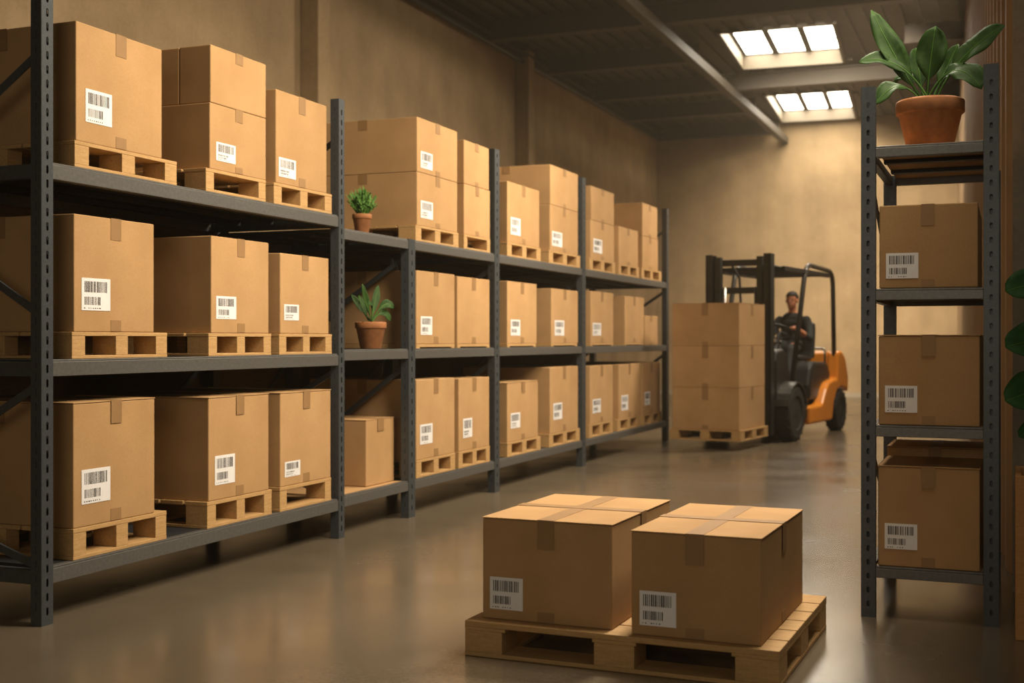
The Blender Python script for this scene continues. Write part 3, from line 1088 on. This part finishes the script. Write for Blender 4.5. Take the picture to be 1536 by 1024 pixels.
# ---- driver
def blob(mb, c, r, n=16):
    """ellipsoid"""
    c = Vector(c)
    prof = []
    base = len(mb.v)
    rings = n // 2
    for i in range(1, rings):
        ph = math.pi * i / rings
        for k in range(n):
            a = 2 * math.pi * k / n
            mb.v.append(c + Vector((r[0] * math.sin(ph) * math.cos(a), r[1] * math.sin(ph) * math.sin(a), r[2] * math.cos(ph))))
    top, bot = len(mb.v), len(mb.v) + 1
    mb.v += [c + Vector((0, 0, r[2])), c - Vector((0, 0, r[2]))]
    for i in range(rings - 2):
        for k in range(n):
            a, b = base + i * n + k, base + i * n + (k + 1) % n
            mb.f.append((a, b, b + n, a + n))
    for k in range(n):
        mb.f.append((top, base + (k + 1) % n, base + k))
        mb.f.append((bot, base + (rings - 2) * n + k, base + (rings - 2) * n + (k + 1) % n))

def chain(mb, pts, rs, n=14):
    pts = [Vector(p) for p in pts]
    out, rr = [], []
    for i in range(len(pts) - 1):
        m_ = 5
        for k in range(m_):
            t = k / m_
            p0, p1 = pts[max(i - 1, 0)], pts[i]
            p2, p3 = pts[i + 1], pts[min(i + 2, len(pts) - 1)]
            q = .5 * ((2 * p1) + (p2 - p0) * t + (2 * p0 - 5 * p1 + 4 * p2 - p3) * t * t + (3 * p1 - p0 - 3 * p2 + p3) * t ** 3)
            out.append(q)
            rr.append(rs[i] * (1 - t) + rs[i + 1] * t)
    out.append(pts[-1])
    rr.append(rs[-1])
    mb.tube(out, rr, n)
    blob(mb, out[0], (rr[0],) * 3, 10)
    blob(mb, out[-1], (rr[-1],) * 3, 10)

DS = 3.30     # seat position of the hips along the truck
mb = MB()
hip = Vector((0, DS, 1.175))
neck = Vector((0, DS + .02, 1.60))
# torso
for (z_, rxx, ryy, yy) in ((1.17, .165, .125, DS), (1.27, .155, .115, DS + .02), (1.38, .165, .12, DS + .035), (1.48, .175, .115, DS + .035), (1.54, .155, .095, DS + .03)):
    blob(mb, (0, yy, z_), (rxx, ryy, .11), 20)
chain(mb, [(0, DS + .03, 1.56), (0, DS + .01, 1.66), (0, DS - .005, 1.74)], [.062, .055, .06])
HC = Vector((0, DS - .02, 1.79))
blob(mb, HC + Vector((0, .012, .03)), (.076, .095, .095), 20)
blob(mb, HC + Vector((0, -.025, -.035)), (.058, .066, .078), 18)
blob(mb, HC + Vector((0, -.055, -.088)), (.030, .028, .024), 12)      # chin
mb.add([HC + Vector(p) for p in ((0, -.082, .020), (.012, -.088, -.022), (-.012, -.088, -.022), (0, -.116, -.020), (0, -.080, -.034))], [(0, 1, 3), (0, 3, 2), (1, 4, 3), (2, 3, 4), (0, 2, 1), (1, 2, 4)])   # nose
for sx in (-1, 1):
    blob(mb, HC + Vector((sx * .078, .012, -.005)), (.012, .022, .033), 10)   # ears
    blob(mb, HC + Vector((0, -.088, -.055)), (.022, .010, .007), 8)
hands = []
for sx in (-1, 1):
    sh = Vector((sx * .185, DS + .03, 1.52))
    el = Vector((sx * .285, DS - .13, 1.27))
    wr = Vector((sx * .185, DS - .42, 1.405))
    chain(mb, [sh, sh.lerp(el, .5) + Vector((sx * .012, .01, 0)), el], [.068, .060, .047])
    chain(mb, [el, el.lerp(wr, .4), wr], [.047, .044, .028])
    # hand on the rim
    palm = wr + Vector((-sx * .012, -.052, .012))
    chain(mb, [wr, palm], [.027, .030])
    blob(mb, palm, (.040, .046, .020), 12)
    for k in range(4):
        o = Vector((sx * (.030 - .020 * k), -.036, .004))
        l_ = (.030, .036, .034, .027)[k]
        chain(mb, [palm + o, palm + o + Vector((0, -l_, .004)), palm + o + Vector((0, -l_ - .016, -.022)), palm + o + Vector((0, -l_ + .004, -.040))], [.0095, .009, .0085, .0075], 8)
    chain(mb, [palm + Vector((-sx * .030, .01, .0)), palm + Vector((-sx * .052, -.020, -.006)), palm + Vector((-sx * .050, -.046, -.020))], [.0115, .010, .0085], 8)
    # legs
    hj = Vector((sx * .095, DS - .02, 1.165))
    kn = Vector((sx * .15, DS - .58, 1.125))
    an = Vector((sx * .16, DS - .86, .62))
    chain(mb, [hj, hj.lerp(kn, .5), kn], [.090, .080, .060])
    chain(mb, [kn, kn.lerp(an, .35) + Vector((0, .02, 0)), an], [.060, .056, .040])
    chain(mb, [an + Vector((0, .02, -.035)), an + Vector((0, -.08, -.055)), an + Vector((0, -.16, -.065))], [.045, .042, .034], 10)
pers = mb.build('person', M['cloth'], None)
rm = pers.modifiers.new('Remesh', 'REMESH')
rm.mode = 'VOXEL'
rm.voxel_size = .0065
rm.use_smooth_shade = True
sm = pers.modifiers.new('Smooth', 'SMOOTH')
sm.factor = .5
sm.iterations = 3
dg = bpy.context.evaluated_depsgraph_get()
me = bpy.data.meshes.new_from_object(pers.evaluated_get(dg))
pers.modifiers.clear()
old = pers.data
pers.data = me
bpy.data.meshes.remove(old)
me.materials.clear()
me.materials.append(M['cloth'])
me.materials.append(M['skin'])
for p in me.polygons:
    p.use_smooth = True
    q = p.center
    p.material_index = 1 if (q.z > 1.625 or (q.y < DS - .27 and q.z > 1.20)) else 0
pers.matrix_world = FM
tag(pers, 'person in dark work clothes sitting at the forklift wheel, hands on it', 'person')
# hair, eyes
mb = MB()
blob(mb, HC + Vector((0, .020, .042)), (.083, .100, .092), 24)
mb.v = [v + Vector((0, 0, 0)) for v in mb.v]
keep = [f for f in mb.f if all(((mb.v[i].z - HC.z) > (.052 if mb.v[i].y < HC.y - .035 else (.02 if mb.v[i].y < HC.y + .02 else -.045))) for i in f)]
mb.f = keep
hr = mb.build('hair', M['hair'], pers, smooth=True, recalc=False, solid=.008)
for sx in (-1, 1):
    mb = MB()
    blob(mb, HC + Vector((sx * .030, -.083, .004)), (.012, .009, .006), 10)
    mb.build('eye', M['hair'], pers, smooth=True)

# ------------------------------------------------------------------ the hall
def struct(mb, name, mat, **kw):
    o = mb.build(name, M[mat], None, **kw)
    o['kind'] = 'structure'
    return o
WX, BY, ZD, ZR = -7.6, 27.8, 6.12, 5.78
ZS = 6.06                       # rim of the skylights
mb = MB(); mb.box(WX - .3, 7, -5, BY + .3, -.2, 0); struct(mb, 'floor', 'floor')
mb = MB(); mb.box(WX - .25, WX, -5, BY + .25, 0, ZD + .6); struct(mb, 'wall_left', 'wall')
mb = MB(); mb.box(WX, 7, BY, BY + .25, 0, ZD + .6); struct(mb, 'wall_back', 'wall')
# right wall: ribbed cladding from the near pier to the back wall
ra, rb_ = Vector((.03, 6.95, 0)), Vector((-1.0, BY, 0))
mb = MB()
nr = 150
dvec = (rb_ - ra)
nv = Vector((-dvec.y, dvec.x, 0)).normalized()
pts = []
for i in range(nr + 1):
    t = i / nr
    pts.append(ra + dvec * t + nv * (.035 * (1 if (i // 2) % 2 else 0) ))
vs = [(p.x, p.y, 0) for p in pts] + [(p.x, p.y, ZD + .6) for p in pts]
mb.add(vs, [(i, i + 1, i + nr + 2, i + nr + 1) for i in range(nr)])
mb.box(.25, .40, 6.9, BY, 0, ZD + .6)
struct(mb, 'wall_right', 'clad')
mb = MB(); mb.box(.012, 7, 6.62, 6.9, 0, ZD + .6); struct(mb, 'wall_front_right', 'pier')
# roof sheet with two skylight openings
sk = []
for quad in ([(1079, 52), (1250, 38), (1262, 93), (1118, 105)], [(1150, 147), (1275, 140), (1282, 180), (1178, 185)]):
    p = [at_z(x, y, ZS) for x, y in quad]
    cen = sum(p, Vector()) / 4
    wdt = ((p[1] - p[0]).length + (p[2] - p[3]).length) / 2
    dpt = ((p[3] - p[0]).length + (p[2] - p[1]).length) / 2
    dr = ((p[3] - p[0]) + (p[2] - p[1])).normalized()
    yaw = math.atan2(-dr.x, dr.y)
    if cen.y + dpt / 2 > BY - .25:
        cen.y = BY - .25 - dpt / 2
    sk.append((cen, wdt, dpt, yaw))
outer = [Vector((WX - .2, -5, ZD)), Vector((7, -5, ZD)), Vector((7, BY + .2, ZD)), Vector((WX - .2, BY + .2, ZD))]
holes = []
for cen, wdt, dpt, yaw in sk:
    R = Matrix.Rotation(yaw, 3, 'Z')
    h = [Vector((cen.x, cen.y, 0)) + R @ Vector((a * (wdt / 2 + .02), b * (dpt / 2 + .02), 0)) for a, b in ((-1, -1), (-1, 1), (1, 1), (1, -1))]
    holes.append([Vector((q.x, q.y, ZD)) for q in h])
mb = MB()
allv = outer + holes[0] + holes[1]
mb.v = list(allv)
mb.f = [tuple(t) for t in tessellate_polygon([outer, holes[0], holes[1]])]
def in_hole(x, y):
    for cen, wdt, dpt, yaw in sk:
        q = Matrix.Rotation(-yaw, 3, 'Z') @ Vector((x - cen.x, y - cen.y, 0))
        if abs(q.x) < wdt / 2 + .12 and abs(q.y) < dpt / 2 + .12:
            return True
    return False
x = WX + .1
while x < 3:
    yy = -5.0
    run = None
    while yy < BY + .01:
        inside = in_hole(x, yy)
        if not inside and run is None:
            run = yy
        if (inside or yy + .1 >= BY) and run is not None:
            if yy - run > .3:
                mb.box(x - .05, x + .05, run, yy, ZD - .045, ZD - .001)
            run = None
        yy += .1
    x += .26
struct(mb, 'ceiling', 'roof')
# skylights
for n, (cen, wdt, dpt, yaw) in enumerate(sk, 1):
    root = empty('window_%d' % n, (cen.x, cen.y, 0), yaw)
    root['kind'] = 'structure'
    zl, zt = ZS, ZS + .30
    for nm, mt, t0, t1, za in (('lining', 'reveal', 0, .03, zl), ('curb', 'roof', .0305, .07, zl + .002)):
        mb = MB()
        mb.box(-wdt / 2 - t1, -wdt / 2 - t0, -dpt / 2 - t1, dpt / 2 + t1, za, zt)
        mb.box(wdt / 2 + t0, wdt / 2 + t1, -dpt / 2 - t1, dpt / 2 + t1, za, zt)
        mb.box(-wdt / 2 - t0, wdt / 2 + t0, dpt / 2 + t0, dpt / 2 + t1, za, zt)
        mb.box(-wdt / 2 - t0, wdt / 2 + t0, -dpt / 2 - t1, -dpt / 2 - t0, za, zt)
        mb.build(nm, M[mt], root)
    for k in range(3):
        a = -wdt / 2 + wdt * k / 3 + .05
        b = -wdt / 2 + wdt * (k + 1) / 3 - .05
        pm = MB()
        pm.box(a, b, -dpt / 2 + .02, dpt / 2 - .02, zt - .04, zt - .03)
        pm.build('pane', M['pane'], root)
    mm = MB()
    for k in range(4):
        a = -wdt / 2 + wdt * k / 3
        mm.box(max(a - .055, -wdt / 2), min(a + .055, wdt / 2), -dpt / 2, dpt / 2, zt - .06, zt)
    mm.box(-wdt / 2, wdt / 2, -dpt / 2, -dpt / 2 + .02, zt - .055, zt - .001)
    mm.box(-wdt / 2, wdt / 2, dpt / 2 - .02, dpt / 2, zt - .055, zt - .001)
    mm.build('glazing_bars', M['roofbeam'], root)
# cross beams under the roof, one long beam, eaves beam, pilasters
tn = [0]
def trim(mb, mat, **kw):
    tn[0] += 1
    return struct(mb, 'trim_%d' % tn[0], mat, **kw)
for yb_ in (1.5, 5.5, 9.5, 13.6, 17.25, 19.8, 22.35, 24.6, 27.3):
    mb = MB()
    mb.box(WX + .28, -1.2, yb_ - .10, yb_ + .10, ZR, ZR + .03)
    mb.box(WX + .28, -1.2, yb_ - .012, yb_ + .012, ZR + .03, ZD - .03)
    mb.box(WX + .28, -1.2, yb_ - .10, yb_ + .10, ZD - .075, ZD - .046)
    if any(abs(yb_ - s[0].y) < s[2] / 2 + .2 for s in sk):
        mb = MB()
        for (xa, xb) in ((WX + .28, -4.70), (-1.5, 3.0)):
            mb.box(xa, xb, yb_ - .10, yb_ + .10, ZR, ZR + .03)
            mb.box(xa, xb, yb_ - .012, yb_ + .012, ZR + .03, ZD - .03)
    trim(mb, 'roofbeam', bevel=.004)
mb = MB()
mb.box(-4.72, -4.58, -4.5, BY - .01, ZR - .16, ZR - .002)
trim(mb, 'roofbeam', bevel=.01)
mb = MB()
mb.box(WX + .001, WX + .25, -4.5, BY - .01, 5.93, 5.96)
mb.box(WX + .001, WX + .03, -4.5, BY - .01, 5.96, ZD - .06)
trim(mb, 'roofbeam')
mb = MB()
mb.tube([(WX + .13, -4, 5.86), (WX + .13, BY - .1, 5.86)], .045, 10)
trim(mb, 'steel_dark')
for yp in (5.7, 12.42, 19.1):
    mb = MB()
    mb.box(WX + .001, WX + .24, yp - .13, yp + .13, 0, ZD - .08)
    trim(mb, 'wall', bevel=.01)
mb = MB()
mb.box(WX + .001, -1.2, BY - .025, BY - .001, 0.001, .10)
o = struct(mb, 'baseboard_back', 'pier')

# ------------------------------------------------------------------ light
def area(name, loc, rot, size, power, col=(1, .74, .44), sy=None, spread=math.pi):
    l = bpy.data.lights.new(name, 'AREA')
    l.shape = 'RECTANGLE'
    l.size, l.size_y = size, sy or size
    l.energy = power
    l.color = col
    l.spread = spread
    o = bpy.data.objects.new(name, l)
    COL.objects.link(o)
    o.location = loc
    o.rotation_euler = rot
    return o
W = (1, .84, .64)
def aim(name, loc, tgt, size, power, col=W, sy=None, spread=math.pi):
    d = Vector(tgt) - Vector(loc)
    return area(name, loc, d.to_track_quat('-Z', 'Y').to_euler(), size, power, col, sy, spread)
SP = math.radians(115)
aim('aisle_light', (-.70, 5.4, 4.45), (-4.0, 5.6, 1.7), 1.2, 190, W, 2.4, SP)
aim('aisle_light', (-.75, 9.6, 4.6), (-4.2, 9.8, 1.7), 1.2, 285, W, 3.0, SP)
aim('aisle_light', (-.80, 15.8, 5.6), (-4.4, 14.9, 1.6), 1.3, 470, W, 2.6, SP)
aim('pallet_fill', (-1.0, 7.6, 5.0), (-1.25, 5.0, .5), .8, 32, (1, .87, .70), .8, math.radians(50))  # added lamp that lifts the tops of the foreground boxes
aim('back_wall_fill', (-2.6, 17.55, 5.95), (-2.6, 27.8, 1.6), 1.8, 215, W, .2, math.radians(60))  # added lamp tucked behind a roof beam to brighten the back wall
aim('fill_light', (-.6, -2.5, 2.2), (-1.3, 6, .8), 3.0, 76, (1, .84, .64), 2.0)
aim('fill_light', (4.0, 1.5, 4.5), (-3.0, 7, 1.2), 3.0, 20, (1, .84, .64), 3.0)
w = bpy.data.worlds.new('World')
SC.world = w
w.use_nodes = True
bg = w.node_tree.nodes['Background']
bg.inputs[0].default_value = (1, .82, .60, 1)
bg.inputs[1].default_value = .045
# thin dusty haze fills the air of the hall
vs_ = w.node_tree.nodes.new('ShaderNodeVolumeScatter')
vs_.inputs['Density'].default_value = .0022
vs_.inputs['Color'].default_value = (1, .86, .64, 1)
vs_.inputs['Anisotropy'].default_value = .25
w.node_tree.links.new(vs_.outputs[0], w.node_tree.nodes['World Output'].inputs['Volume'])

cam = bpy.data.cameras.new('Camera')
co = bpy.data.objects.new('Camera', cam)
COL.objects.link(co)
co.location = (0, 0, CAMH)
co.rotation_euler = (math.pi / 2, 0, TH)
cam.sensor_fit = 'HORIZONTAL'
cam.sensor_width = 36
cam.lens = 36 * F / 1536
cam.shift_y = -(512 - HOR) / 1536
cam.clip_start = .05
cam.dof.use_dof = True
cam.dof.focus_distance = 5.8
cam.dof.aperture_fstop = 2.4
SC.camera = co
SC.view_settings.view_transform = 'Standard'
SC.view_settings.look = 'None'
SC.view_settings.exposure = -.18
SC.cycles.use_denoising = True
SC.cycles.max_bounces = 8
SC.cycles.diffuse_bounces = 4
SC.cycles.sample_clamp_indirect = 6
